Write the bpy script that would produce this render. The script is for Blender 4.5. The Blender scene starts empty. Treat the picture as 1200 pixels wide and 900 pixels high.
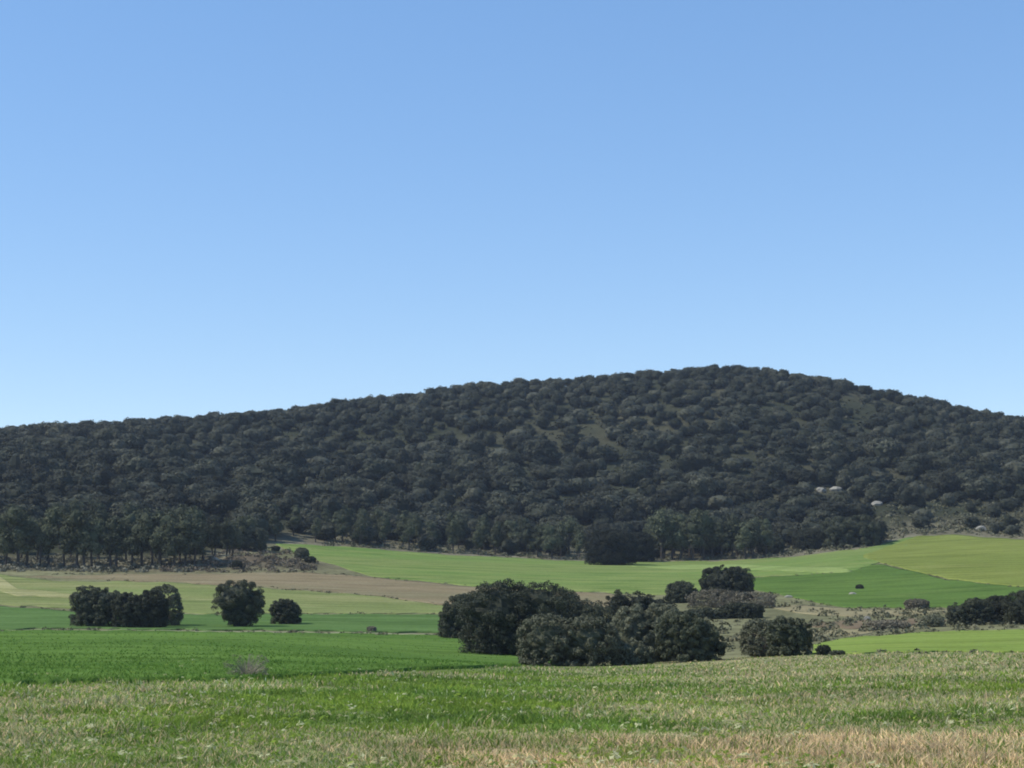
import bpy, math, numpy as np
from mathutils import Vector

S = bpy.context.scene
COL = S.collection

# ------------------------------------------------------------------ camera, sky, sun, exposure
EYE = 1.7
FPX = 1963.0                      # focal length in pixels of a 1200 px wide picture
PITCH = math.atan(250.0 / FPX)
cd = bpy.data.cameras.new('camera')
cam = bpy.data.objects.new('camera', cd)
COL.objects.link(cam)
cd.sensor_width = 36.0
cd.lens = 36.0 * FPX / 1200.0
cd.clip_start = 0.1
cd.clip_end = 20000
cam.location = (0, 0, EYE)
cam.rotation_euler = (math.radians(90) + PITCH, 0, 0)
S.camera = cam

SUN_EL = 50.0
SUN_AZ = -97.0                    # degrees from straight ahead (+Y), negative = left
w = bpy.data.worlds.new('World')
S.world = w
w.use_nodes = True
wt = w.node_tree
wt.nodes.clear()
wo = wt.nodes.new('ShaderNodeOutputWorld')
bg = wt.nodes.new('ShaderNodeBackground')
sky = wt.nodes.new('ShaderNodeTexSky')
sky.sky_type = 'NISHITA'
sky.sun_disc = False
sky.sun_elevation = math.radians(SUN_EL)
sky.sun_rotation = math.radians(SUN_AZ)
sky.altitude = 900
sky.air_density = 1.0
sky.dust_density = 0.0
sky.ozone_density = 2.5
bg.inputs['Strength'].default_value = 0.15
shs = wt.nodes.new('ShaderNodeHueSaturation')
shs.inputs['Saturation'].default_value = 1.50
shs.inputs['Hue'].default_value = 0.507
shs.inputs['Value'].default_value = 2.30
sgm = wt.nodes.new('ShaderNodeGamma')
sgm.inputs['Gamma'].default_value = 0.6
wt.links.new(sky.outputs[0], sgm.inputs['Color'])
wt.links.new(sgm.outputs[0], shs.inputs['Color'])
wt.links.new(shs.outputs[0], bg.inputs[0])
wt.links.new(bg.outputs[0], wo.inputs[0])

sd = bpy.data.lights.new('sun', 'SUN')
sd.energy = 4.6
sd.angle = math.radians(0.5)
sd.color = (1.0, 0.94, 0.82)
sun = bpy.data.objects.new('sun', sd)
COL.objects.link(sun)
a, e = math.radians(SUN_AZ), math.radians(SUN_EL)
sdir = Vector((math.sin(a) * math.cos(e), math.cos(a) * math.cos(e), math.sin(e)))
sun.rotation_euler = sdir.to_track_quat('Z', 'Y').to_euler()
sun.location = sdir * 50

S.view_settings.view_transform = 'Standard'
S.view_settings.look = 'None'
S.view_settings.exposure = 0.0
S.view_settings.gamma = 1.0
S.render.engine = 'CYCLES'
S.cycles.max_bounces = 5
S.cycles.diffuse_bounces = 2
S.cycles.glossy_bounces = 1
S.cycles.transmission_bounces = 2
S.cycles.volume_bounces = 0
S.cycles.transparent_max_bounces = 4
S.cycles.pixel_filter_type = 'BLACKMAN_HARRIS'
S.cycles.filter_width = 1.9

# ------------------------------------------------------------------ numeric helpers
def vnoise(x, y, scale, seed):
    r = np.random.RandomState(seed).rand(128, 128)
    x = np.asarray(x, float) / scale + 1000.37
    y = np.asarray(y, float) / scale + 1000.71
    xi = np.floor(x).astype(int); yi = np.floor(y).astype(int)
    fx = x - xi; fy = y - yi
    fx = fx * fx * (3 - 2 * fx); fy = fy * fy * (3 - 2 * fy)
    g = lambda i, j: r[i % 128, j % 128]
    return (g(xi, yi) * (1 - fx) * (1 - fy) + g(xi + 1, yi) * fx * (1 - fy)
            + g(xi, yi + 1) * (1 - fx) * fy + g(xi + 1, yi + 1) * fx * fy)

def fbm(x, y, scale, seed, octv=3):
    s = 0; amp = 1; tot = 0
    for o in range(octv):
        s = s + amp * vnoise(x, y, scale / 2 ** o, seed + o); tot += amp; amp *= .5
    return s / tot

def herm(xk, yk, xs):
    """smooth interpolation of yk (n, m) over knots xk, at xs"""
    xk = np.asarray(xk, float); yk = np.asarray(yk, float)
    h = np.diff(xk)[:, None]; dl = np.diff(yk, axis=0) / h
    m = np.zeros_like(yk)
    m[1:-1] = (dl[:-1] * h[1:] + dl[1:] * h[:-1]) / (h[1:] + h[:-1])
    m[0] = dl[0]; m[-1] = dl[-1]
    i = np.clip(np.searchsorted(xk, xs, side='right') - 1, 0, len(xk) - 2)
    t = np.clip((xs - xk[i]) / (xk[i + 1] - xk[i]), 0, 1)[:, None]
    hh = h[i]
    return ((2 * t**3 - 3 * t**2 + 1) * yk[i] + (t**3 - 2 * t**2 + t) * hh * m[i]
            + (-2 * t**3 + 3 * t**2) * yk[i + 1] + (t**3 - t**2) * hh * m[i + 1])

# ------------------------------------------------------------------ the lie of the land (heights relative to the eye)
XC = [-900, 0, 150, 300, 500, 700, 850, 1000, 1200, 2100]
ZT = {
    0:    [-1.7] * 10,
    16.7: [-1.7] * 10,
    40:  [-1.9, -1.9, -1.9, -1.9, -2.0, -2.1, -2.1, -2.0, -1.9, -1.9],
    80:  [-2.7, -2.7, -2.7, -2.8, -3.1, -3.45, -3.3, -2.9, -2.7, -2.7],
    115: [-3.0, -3.05, -3.1, -3.3, -4.3, -4.7, -4.3, -3.75, -3.6, -3.4],
    150: [-3.2, -3.2, -3.2, -3.35, -4.1, -4.5, -4.4, -3.9, -3.4, -3.0],
    180: [-3.1, -3.1, -3.15, -3.2, -3.5, -3.8, -3.7, -3.4, -2.9, -2.5],
    220: [-1.4, -1.4, -1.6, -1.8, -2.1, -2.2, -1.8, -1.7, -1.0, 0],
    270: [2.1, 2.1, 1.8, 1.6, .8, .4, 1.0, 1.8, 3.2, 4],
    310: [5.5, 5.5, 5.2, 5.0, 4.0, 3.2, 3.5, 5.5, 6.5, 8],
    350: [12, 12, 10.5, 8.5, 6.8, 5.7, 6.0, 8.5, 10, 12],
    400: [20, 21, 18.5, 15, 11, 9.0, 9.2, 12, 14.3, 17],
    450: [28, 31, 28, 24, 19, 16.5, 17, 21, 23, 22],
    500: [35, 41, 38.5, 35, 32, 31, 31, 33, 33, 27],
    550: [40, 50, 49, 47, 46, 46.5, 48, 48, 45, 31],
    600: [43, 58, 59, 60.5, 62, 64, 65.5, 64.5, 59, 34],
    650: [42, 61, 65.5, 69.3, 75, 80, 81.5, 79, 69, 36],
    690: [39, 60, 66.5, 72, 82.3, 89, 91, 86, 71.5, 36],
    730: [36, 57, 65, 71, 83, 91, 94.5, 89, 71, 34],
    780: [32, 52, 60, 66, 79, 89, 93, 86, 66, 30],
    1000: [15, 30, 35, 40, 48, 55, 58, 52, 40, 15],
    1500: [0, 2, 4, 6, 8, 10, 10, 8, 4, 0],
    2600: [0] * 10,
}
_dk = sorted(ZT)
_ds = np.arange(0, 2600.1, 2.0)
_tab = herm(_dk, np.array([ZT[d] for d in _dk]), _ds)           # (nd, nX)
_us = (np.arange(-900, 2100.1, 20.0) - 600) / FPX
_tab = herm([(x - 600) / FPX for x in XC], _tab.T, _us).T        # (nd, nu)

st_ = lambda v, a, b: np.clip((v - a) / (b - a), 0, 1)
def land(x, y):
    x = np.asarray(x, float); y = np.asarray(y, float)
    yy = np.clip(y, 0, 2599)
    u = np.clip(x / np.maximum(yy, 16.7), _us[0], _us[-1] - 1e-6)
    fu = (u - _us[0]) / (_us[1] - _us[0]); iu = np.clip(fu.astype(int), 0, len(_us) - 2); fu = fu - iu
    fd = yy / 2.0; i = np.clip(fd.astype(int), 0, len(_ds) - 2); fd = fd - i
    z = ((_tab[i, iu] * (1 - fu) + _tab[i, iu + 1] * fu) * (1 - fd)
         + (_tab[i + 1, iu] * (1 - fu) + _tab[i + 1, iu + 1] * fu) * fd)
    amp = np.clip((yy - 10) / 60, 0.25, 1)
    z = z + amp * 0.35 * (fbm(x, y, 22, 3, 2) - .5)
    z = z + np.clip((yy - 420) / 120, 0, 1) * 4.0 * (fbm(x, y, 60, 9, 2) - .5)
    z = z - st_(yy, 470, 620) * np.interp(u, [-.3, -.12, .13, .31], [1.5, 1.6, -.3, 3.2])
    z = z + 1.9 * np.exp(-(((x + 51) / 14) ** 2 + ((y - 322) / 13) ** 2))      # the scrub knoll
    z = z + 0.7 * np.exp(-(((x + 70) / 10) ** 2 + ((y - 326) / 12) ** 2))
    return z + EYE

def steps(stops):
    out = []
    for (a0, b0, st) in stops:
        out += list(np.arange(a0, b0, st))
    return np.array(sorted(set(np.round(out, 4))))
GY = steps([(-3000, -200, 700), (-200, -20, 30), (-20, 10, 3), (10, 60, .8), (60, 420, 1.5), (420, 800, 4), (800, 1100, 12), (1100, 2600, 60), (2600, 6001, 850)])
_h = steps([(0, 12, .8), (12, 60, 1.6), (60, 140, 2.6), (140, 280, 5), (280, 500, 14), (500, 1000, 60), (1000, 6001, 1000)])
GX = np.array(sorted(set(np.concatenate([-_h, _h]))))
_gx, _gy = np.meshgrid(GX, GY)
GZ = land(_gx, _gy)

def ground(x, y):
    """height of the ground mesh at x, y"""
    x = np.asarray(x, float); y = np.asarray(y, float)
    i = np.clip(np.searchsorted(GX, x, side='right') - 1, 0, len(GX) - 2)
    j = np.clip(np.searchsorted(GY, y, side='right') - 1, 0, len(GY) - 2)
    fx = np.clip((x - GX[i]) / (GX[i + 1] - GX[i]), 0, 1); fy = np.clip((y - GY[j]) / (GY[j + 1] - GY[j]), 0, 1)
    return ((GZ[j, i] * (1 - fx) + GZ[j, i + 1] * fx) * (1 - fy)
            + (GZ[j + 1, i] * (1 - fx) + GZ[j + 1, i + 1] * fx) * fy)

_cp, _sp = math.cos(PITCH), math.sin(PITCH)
_march = np.concatenate([np.arange(8, 60, .4), np.arange(60, 420, .8), np.arange(420, 900, 2)])
def hit(X, Y):
    """where the sight line through a point of the 1200x900 photograph meets the ground"""
    cx = (X - 600) / FPX; cz = (450 - Y) / FPX
    dy = _cp - cz * _sp; dz = _sp + cz * _cp
    t = _march / dy
    px = cx * t; py = dy * t; pz = EYE + dz * t
    k = np.nonzero(ground(px, py) >= pz)[0]
    if len(k) == 0: k = [len(t) - 1]
    k = k[0]
    if k == 0: return float(px[0]), float(py[0])
    g0 = pz[k-1] - ground(px[k-1], py[k-1]); g1 = pz[k] - ground(px[k], py[k])
    f = float(g0 / (g0 - g1 + 1e-9))
    return float(px[k-1] + f * (px[k] - px[k-1])), float(py[k-1] + f * (py[k] - py[k-1]))

def pix(x, y, z):
    zr = z - EYE
    fw = y * _cp + zr * _sp; up = -y * _sp + zr * _cp
    return 600 + FPX * x / fw, 450 - FPX * up / fw

# ------------------------------------------------------------------ mesh helpers
def link(o, parent=None):
    COL.objects.link(o)
    if parent is not None: o.parent = parent
    return o

def mesh_np(name, verts, quads, mat, tone=None, tint=None, smooth=False):
    verts = np.asarray(verts, np.float32); quads = np.asarray(quads, np.int32)
    me = bpy.data.meshes.new(name)
    n = len(quads); k = quads.shape[1]
    me.vertices.add(len(verts)); me.vertices.foreach_set('co', verts.ravel())
    me.loops.add(n * k); me.loops.foreach_set('vertex_index', quads.ravel())
    me.polygons.add(n)
    me.polygons.foreach_set('loop_start', np.arange(0, n * k, k, dtype=np.int32))
    me.polygons.foreach_set('loop_total', np.full(n, k, np.int32))
    me.polygons.foreach_set('use_smooth', np.full(n, smooth, bool))
    me.update(calc_edges=True)
    if tint is not None:
        at = me.attributes.new('tint', 'FLOAT', 'FACE'); at.data.foreach_set('value', np.asarray(tint, np.float32))
    if tone is not None:
        dom = 'POINT' if len(tone) == len(verts) else 'FACE'
        c = np.ones((len(tone), 4), np.float32); c[:, :3] = tone
        at = me.attributes.new('tone', 'FLOAT_COLOR', dom); at.data.foreach_set('color', c.ravel())
    me.materials.append(mat)
    return me

def tag(o, label=None, cat=None, group=None, kind=None):
    if label: o['label'] = label
    if cat: o['category'] = cat
    if group: o['group'] = group
    if kind: o['kind'] = kind
    return o

# ------------------------------------------------------------------ materials
def new_mat(name):
    m = bpy.data.materials.new(name); m.use_nodes = True
    nt = m.node_tree
    b = nt.nodes['Principled BSDF']
    return m, nt, b

def N(nt, typ, **kw):
    n = nt.nodes.new(typ)
    for k, v in kw.items(): setattr(n, k, v)
    return n

def mixc(nt, fac, a, b, blend='MIX'):
    n = N(nt, 'ShaderNodeMix', data_type='RGBA', blend_type=blend)
    for sock, v in ((n.inputs[0], fac), (n.inputs[6], a), (n.inputs[7], b)):
        if hasattr(v, 'is_output') or isinstance(v, bpy.types.NodeSocket): nt.links.new(v, sock)
        elif isinstance(v, (int, float)): sock.default_value = v
        else: sock.default_value = (*v, 1)
    return n.outputs[2]

def noise(nt, scale, detail=4, stretch=(1, 1, 1), coord='Object', rough=.55):
    tc = N(nt, 'ShaderNodeTexCoord'); mp = N(nt, 'ShaderNodeMapping'); mp.inputs['Scale'].default_value = stretch
    nt.links.new(tc.outputs[coord], mp.inputs[0])
    n = N(nt, 'ShaderNodeTexNoise'); n.inputs['Scale'].default_value = scale; n.inputs['Detail'].default_value = detail
    n.inputs['Roughness'].default_value = rough
    nt.links.new(mp.outputs[0], n.inputs['Vector'])
    return n.outputs['Fac']

def remap(nt, v, a, b, c=0.0, d=1.0):
    m = N(nt, 'ShaderNodeMapRange'); m.inputs[1].default_value = a; m.inputs[2].default_value = b
    m.inputs[3].default_value = c; m.inputs[4].default_value = d
    nt.links.new(v, m.inputs[0]); return m.outputs[0]

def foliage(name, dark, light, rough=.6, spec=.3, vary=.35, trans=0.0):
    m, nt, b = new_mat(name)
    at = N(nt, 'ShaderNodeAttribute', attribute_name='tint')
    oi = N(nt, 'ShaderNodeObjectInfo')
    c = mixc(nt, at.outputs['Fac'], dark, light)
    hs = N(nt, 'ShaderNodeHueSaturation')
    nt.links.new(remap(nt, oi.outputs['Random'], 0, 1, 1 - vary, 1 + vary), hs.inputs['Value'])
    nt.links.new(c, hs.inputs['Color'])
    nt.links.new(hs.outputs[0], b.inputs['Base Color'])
    b.inputs['Roughness'].default_value = rough
    b.inputs['Specular IOR Level'].default_value = spec
    if trans > 0:
        tr = N(nt, 'ShaderNodeBsdfTranslucent'); nt.links.new(hs.outputs[0], tr.inputs[0])
        mx = N(nt, 'ShaderNodeMixShader'); mx.inputs[0].default_value = trans
        nt.links.new(b.outputs[0], mx.inputs[1]); nt.links.new(tr.outputs[0], mx.inputs[2])
        nt.links.new(mx.outputs[0], nt.nodes['Material Output'].inputs[0])
    return m

def tone_mat(name, rough=.9, trans=0.0, n_amt=.35, scale=1.5, spec=0.0):
    m, nt, b = new_mat(name)
    at = N(nt, 'ShaderNodeAttribute', attribute_name='tone')
    n1 = noise(nt, scale, 5); n2 = noise(nt, scale * .18, 3)
    v = N(nt, 'ShaderNodeMath', operation='ADD')
    nt.links.new(remap(nt, n1, .3, .7, -n_amt, n_amt), v.inputs[0])
    nt.links.new(remap(nt, n2, .3, .7, 1 - n_amt * .7, 1 + n_amt * .7), v.inputs[1])
    hs = N(nt, 'ShaderNodeHueSaturation'); nt.links.new(at.outputs['Color'], hs.inputs['Color'])
    nt.links.new(v.outputs[0], hs.inputs['Value'])
    nt.links.new(hs.outputs[0], b.inputs['Base Color'])
    b.inputs['Roughness'].default_value = rough; b.inputs['Specular IOR Level'].default_value = spec
    if trans > 0:
        tr = N(nt, 'ShaderNodeBsdfTranslucent'); nt.links.new(hs.outputs[0], tr.inputs[0])
        mx = N(nt, 'ShaderNodeMixShader'); mx.inputs[0].default_value = trans
        nt.links.new(b.outputs[0], mx.inputs[1]); nt.links.new(tr.outputs[0], mx.inputs[2])
        nt.links.new(mx.outputs[0], nt.nodes['Material Output'].inputs[0])
    return m

def field_mat(name, c0, c1, c2, big=.03, stretch=(.35, 1, 1), rough=.9, bump=.3, fine=2.2):
    """crop or bare soil: wide bands of c0/c1, broken patches of c2, fine mottling"""
    m, nt, b = new_mat(name)
    nb = noise(nt, big, 5, stretch)
    c = mixc(nt, remap(nt, nb, .40, .60), c0, c1)
    np_ = noise(nt, big * 4.5, 6, (stretch[0] * .6, 1, 1), rough=.7)
    c = mixc(nt, remap(nt, np_, .52, .72), c, c2)
    nf = noise(nt, fine, 5, (1, 1, 1), rough=.7)
    nm = noise(nt, .35, 4, (.22, 1, 1), rough=.6)
    c = mixc(nt, remap(nt, nm, .45, .68), c, tuple(v * .72 for v in c0))
    hs = N(nt, 'ShaderNodeHueSaturation'); nt.links.new(c, hs.inputs['Color'])
    nt.links.new(remap(nt, nf, .25, .75, .72, 1.28), hs.inputs['Value'])
    nt.links.new(hs.outputs[0], b.inputs['Base Color'])
    b.inputs['Roughness'].default_value = rough; b.inputs['Specular IOR Level'].default_value = 0.0
    bp = N(nt, 'ShaderNodeBump'); bp.inputs['Strength'].default_value = bump; bp.inputs['Distance'].default_value = .15
    nt.links.new(nf, bp.inputs['Height']); nt.links.new(bp.outputs[0], b.inputs['Normal'])
    return m

def bark_mat(name, c0, c1):
    m, nt, b = new_mat(name)
    nt.links.new(mixc(nt, noise(nt, 3.0, 5, (1, 1, .25)), c0, c1), b.inputs['Base Color'])
    b.inputs['Roughness'].default_value = .95
    return m

M_OAK = foliage('holm_oak_leaves', (.024, .030, .018), (.100, .106, .062), rough=.65, spec=.15, vary=.22)
M_OAKF = foliage('far_oak_leaves', (.020, .024, .015), (.084, .085, .058), rough=.7, spec=.08, vary=.42)
M_GREY = foliage('grey_oak_leaves', (.062, .068, .042), (.185, .186, .118), rough=.7, spec=.12, vary=.15)
M_DARK = foliage('dark_oak_leaves', (.017, .021, .013), (.066, .071, .044), rough=.65, spec=.12, vary=.2)
M_DARKO = foliage('darkest_oak_leaves', (.012, .015, .010), (.040, .044, .028), rough=.65, spec=.1, vary=.1)  # darkest leaf colour, for the oval oak and the one joined to it
M_PINE = foliage('pine_needles', (.038, .046, .026), (.108, .116, .068), rough=.7, spec=.08, vary=.35)
M_DRYS = foliage('dry_twigs', (.15, .14, .095), (.26, .24, .17), rough=.85, spec=.05, vary=.1)
M_SCRB = foliage('scrub_twigs', (.105, .095, .068), (.25, .222, .158), rough=.85, spec=.1, vary=.25)
M_BARK = bark_mat('grey_bark', (.05, .042, .034), (.12, .105, .085))
M_TWIG = bark_mat('dry_stem', (.17, .15, .11), (.27, .24, .18))
M_PBARK = bark_mat('pine_bark', (.035, .030, .025), (.075, .062, .050))

# ------------------------------------------------------------------ ground sheet with its tones
def wood_edge(X):
    return np.interp(X, [-400, 0, 236, 262, 322, 400, 520, 690, 840, 905, 1015, 1062, 1110, 1200, 1500],
                        [668, 668, 669, 655, 637, 641, 650, 659, 658, 655, 643, 629, 626, 632, 645])

_px, _py = pix(_gx, np.maximum(_gy, 5), GZ)
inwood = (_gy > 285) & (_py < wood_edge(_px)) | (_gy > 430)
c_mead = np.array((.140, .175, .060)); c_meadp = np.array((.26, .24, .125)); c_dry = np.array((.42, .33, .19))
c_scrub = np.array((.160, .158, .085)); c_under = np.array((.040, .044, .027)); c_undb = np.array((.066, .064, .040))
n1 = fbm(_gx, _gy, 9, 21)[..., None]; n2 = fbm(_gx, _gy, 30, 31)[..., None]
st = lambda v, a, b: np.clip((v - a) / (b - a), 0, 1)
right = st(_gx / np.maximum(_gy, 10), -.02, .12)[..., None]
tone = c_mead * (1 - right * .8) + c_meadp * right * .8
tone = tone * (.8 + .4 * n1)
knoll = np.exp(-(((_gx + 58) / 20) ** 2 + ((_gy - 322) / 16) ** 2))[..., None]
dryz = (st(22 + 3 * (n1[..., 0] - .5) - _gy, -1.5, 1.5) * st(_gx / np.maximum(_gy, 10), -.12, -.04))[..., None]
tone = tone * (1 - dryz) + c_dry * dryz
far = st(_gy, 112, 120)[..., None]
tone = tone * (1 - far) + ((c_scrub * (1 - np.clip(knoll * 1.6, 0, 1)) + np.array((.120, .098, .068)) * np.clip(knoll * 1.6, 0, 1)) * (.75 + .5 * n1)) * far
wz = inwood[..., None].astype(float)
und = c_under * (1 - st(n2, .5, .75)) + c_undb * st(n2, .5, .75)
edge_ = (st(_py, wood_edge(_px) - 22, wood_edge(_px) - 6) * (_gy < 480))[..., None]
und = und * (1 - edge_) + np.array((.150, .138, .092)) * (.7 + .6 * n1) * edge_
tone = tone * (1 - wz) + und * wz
ny, nx = GZ.shape
idx = np.arange(ny * nx).reshape(ny, nx)
q = np.stack([idx[:-1, :-1], idx[:-1, 1:], idx[1:, 1:], idx[1:, :-1]], -1).reshape(-1, 4)
V = np.stack([_gx, _gy, GZ], -1).reshape(-1, 3)
M_GROUND = tone_mat('meadow_soil', n_amt=.30, scale=1.2)
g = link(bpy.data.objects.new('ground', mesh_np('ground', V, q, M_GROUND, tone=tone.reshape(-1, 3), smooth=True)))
tag(g, kind='structure')

# ------------------------------------------------------------------ crops and bare fields, each standing a little proud of the ground
FE = .8
def field(name, top, bot, mat, h=.12, dx=7, nt_=14):
    X0 = max(top[0][0], bot[0][0]); X1 = min(top[-1][0], bot[-1][0])
    Xs = np.arange(X0, X1 + dx * .5, dx)
    wob = lambda X, s: .9 * (fbm(X, X * 0 + s, 6, 80 + s, 2) - .5) * 2 * FE + 1.2 * (fbm(X, X * 0 + s, 30, 50 + s, 2) - .5) * 2
    T = np.interp(Xs, *zip(*top)) + wob(Xs, 1); B = np.interp(Xs, *zip(*bot)) + wob(Xs, 2) * 1.2
    B = np.maximum(B, T + .4)
    A0 = np.array([hit(x, y) for x, y in zip(Xs, B)]); A1 = np.array([hit(x, y) for x, y in zip(Xs, T)])
    depth = np.hypot(*(A1 - A0).T).max(); nt_ = int(np.clip(depth / 2.2, 8, 70))
    ts = np.linspace(0, 1, nt_ + 1)
    P = A0[:, None, :] * (1 - ts)[None, :, None] + A1[:, None, :] * ts[None, :, None]
    zz = ground(P[..., 0], P[..., 1])
    top_ = np.dstack([P, zz + h + .05 * (fbm(P[..., 0], P[..., 1], 2.5, 77, 2) - .5)])
    # outer ring dropped to the soil: the cut edge of the crop
    ring = lambda a_: np.concatenate([a_[:, :1], a_, a_[:, -1:]], 1)
    top_ = ring(top_); top_ = np.concatenate([top_[:1], top_, top_[-1:]], 0)
    top_[0, :, 2] -= h + .25; top_[-1, :, 2] -= h + .25
    top_[1:-1, 0, 2] -= h + .25; top_[1:-1, -1, 2] -= h + .25
    a_, b_ = top_.shape[:2]
    id_ = np.arange(a_ * b_).reshape(a_, b_)
    qq = np.stack([id_[:-1, :-1], id_[1:, :-1], id_[1:, 1:], id_[:-1, 1:]], -1).reshape(-1, 4)
    o = link(bpy.data.objects.new(name, mesh_np(name, top_.reshape(-1, 3), qq, mat, smooth=True)))
    tag(o, kind='structure')
    return o

GREEN = field_mat('young_wheat', (.085, .155, .034), (.110, .188, .042), (.128, .190, .050), big=.05)
GREEN2 = field_mat('young_wheat_far', (.085, .150, .045), (.105, .175, .055), (.13, .19, .07), big=.06)
PALE = field_mat('thin_pale_crop', (.175, .215, .075), (.20, .215, .085), (.29, .275, .13), big=.05)
UPPER = field_mat('upland_crop', (.135, .215, .055), (.175, .215, .07), (.26, .28, .10), big=.035, stretch=(.3, 1, 1))
DGREEN = field_mat('dense_dark_crop', (.086, .146, .036), (.102, .166, .040), (.135, .185, .052), big=.03)
OLIVE = field_mat('olive_green_crop', (.165, .200, .050), (.190, .222, .056), (.21, .225, .07), big=.03)
LIME = field_mat('bright_lime_crop', (.185, .255, .058), (.200, .265, .062), (.24, .265, .08), big=.06)
SOIL = field_mat('bare_ploughed_soil', (.225, .182, .108), (.19, .168, .095), (.27, .235, .145), big=.06)
BRIGHT = field_mat('bright_yellow_crop', (.20, .27, .085), (.23, .29, .095), (.26, .29, .12), big=.06)  # the crop's own bright yellow-green
PATHM = field_mat('pale_verge', (.24, .25, .14), (.28, .27, .17), (.2, .2, .11), big=.2)

field('green_field', [(-400, 741), (60, 739), (300, 742), (520, 745), (600, 757), (660, 772)],
      [(-400, 806), (0, 803), (150, 800), (300, 797), (420, 789), (540, 783), (660, 779)], GREEN, h=.10)
field('green_field', [(-400, 706), (0, 711), (85, 717), (100, 721), (520, 721), (560, 723)],
      [(-400, 737), (0, 738), (60, 737), (280, 739), (520, 742), (560, 744)], GREEN2, h=.14)
field('pale_field', [(-400, 672), (0, 673), (60, 681), (200, 683), (360, 693), (450, 700), (510, 709), (565, 713)],
      [(-400, 703), (0, 708), (85, 714), (100, 719), (520, 719), (565, 716)], PALE, h=.08)
field('ploughed_field', [(30, 676), (120, 673.5), (360, 671), (440, 677), (560, 688), (720, 697), (742, 703)],
      [(30, 676.5), (120, 680), (200, 682), (360, 692), (450, 699), (510, 708), (565, 713), (700, 714), (742, 712)], SOIL, h=.05)
field('upland_field', [(323, 637), (400, 641), (520, 650), (690, 659), (840, 658), (930, 653), (1015, 643), (1062, 630.5), (1075, 630)],
      [(323, 638), (345, 648), (370, 656), (440, 676), (560, 687), (720, 696), (800, 697), (830, 691), (850, 678), (990, 671), (1030, 660), (1045, 653), (1075, 632)], UPPER, h=.10)
field('dark_green_field', [(836, 686), (850, 679), (990, 672), (1030, 661), (1110, 680), (1200, 689), (1600, 700)],
      [(836, 690), (880, 691), (935, 701), (985, 711), (1060, 713), (1200, 712), (1600, 716)], DGREEN, h=.12)
field('olive_field', [(1012, 652), (1040, 641), (1075, 629.5), (1110, 627), (1200, 633), (1600, 648)],
      [(1012, 653), (1032, 660), (1110, 679), (1200, 688), (1600, 699)], OLIVE, h=.16)
field('lime_field', [(952, 757), (1000, 748), (1100, 741), (1200, 738), (1600, 734)],
      [(952, 766), (1200, 764), (1600, 761)], LIME, h=.10)
field('bright_crop_strip', [(740, 664), (800, 663), (860, 662), (985, 666.5), (996, 669.5)], [(740, 664.5), (800, 666.5), (860, 668), (985, 671.5), (996, 670)], BRIGHT, h=.14)
field('pale_verge', [(-400, 738.5), (60, 738), (280, 740), (520, 743), (545, 745)],
      [(-400, 740.5), (60, 739), (280, 741.5), (520, 745), (545, 747)], PATHM, h=.04)
field('field_strip', [(-400, 675), (0, 676), (20, 690), (100, 698), (130, 700)], [(-400, 692), (0, 693), (20, 698), (100, 703), (130, 703)],
      field_mat('dry_yellow_crop', (.28, .28, .12), (.33, .31, .15), (.38, .35, .2), big=.08), h=.13)

DRYG = field_mat('dry_tan_grass', (.27, .235, .135), (.24, .21, .12), (.17, .17, .085), big=.12, bump=.6)
BRWN = field_mat('brown_dead_weeds', (.155, .115, .080), (.18, .14, .09), (.20, .18, .11), big=.15, bump=.6)
field('dry_grass_strip', [(905, 712), (935, 709), (985, 714), (1060, 715.5), (1120, 715), (1300, 717)], [(905, 713), (940, 719), (1000, 722), (1060, 722), (1120, 720), (1300, 722)], DRYG, h=.08)
field('brown_weed_strip', [(930, 733), (990, 729), (1060, 726), (1110, 727)], [(930, 734), (1000, 736), (1060, 734), (1110, 729)], BRWN, h=.1)
field('dry_grass_strip', [(835, 750), (900, 741), (1010, 738), (1110, 731)], [(835, 752), (900, 749), (1010, 743), (1110, 734)], DRYG, h=.06)

# ------------------------------------------------------------------ trees and shrubs
def rdir(rng, n):
    v = rng.normal(size=(n, 3)); return v / np.linalg.norm(v, axis=1, keepdims=True)

def leaves(rng, P, nrm, size, aspect=.7, jit=.7):
    n = len(P)
    nn = nrm + rng.normal(size=(n, 3)) * jit; nn /= np.linalg.norm(nn, axis=1, keepdims=True)
    t = np.cross(nn, rdir(rng, n)); t /= np.linalg.norm(t, axis=1, keepdims=True) + 1e-9
    b = np.cross(nn, t)
    s = (size * rng.uniform(.6, 1.3, n))[:, None]
    t = t * s * .5; b = b * s * .5 * aspect
    V = np.stack([P - t, P + b * .8 - t * .1, P + t, P - b * .8 + t * .1], 1).reshape(-1, 3)
    Q = np.arange(4 * n).reshape(n, 4)
    return V, Q

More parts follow.
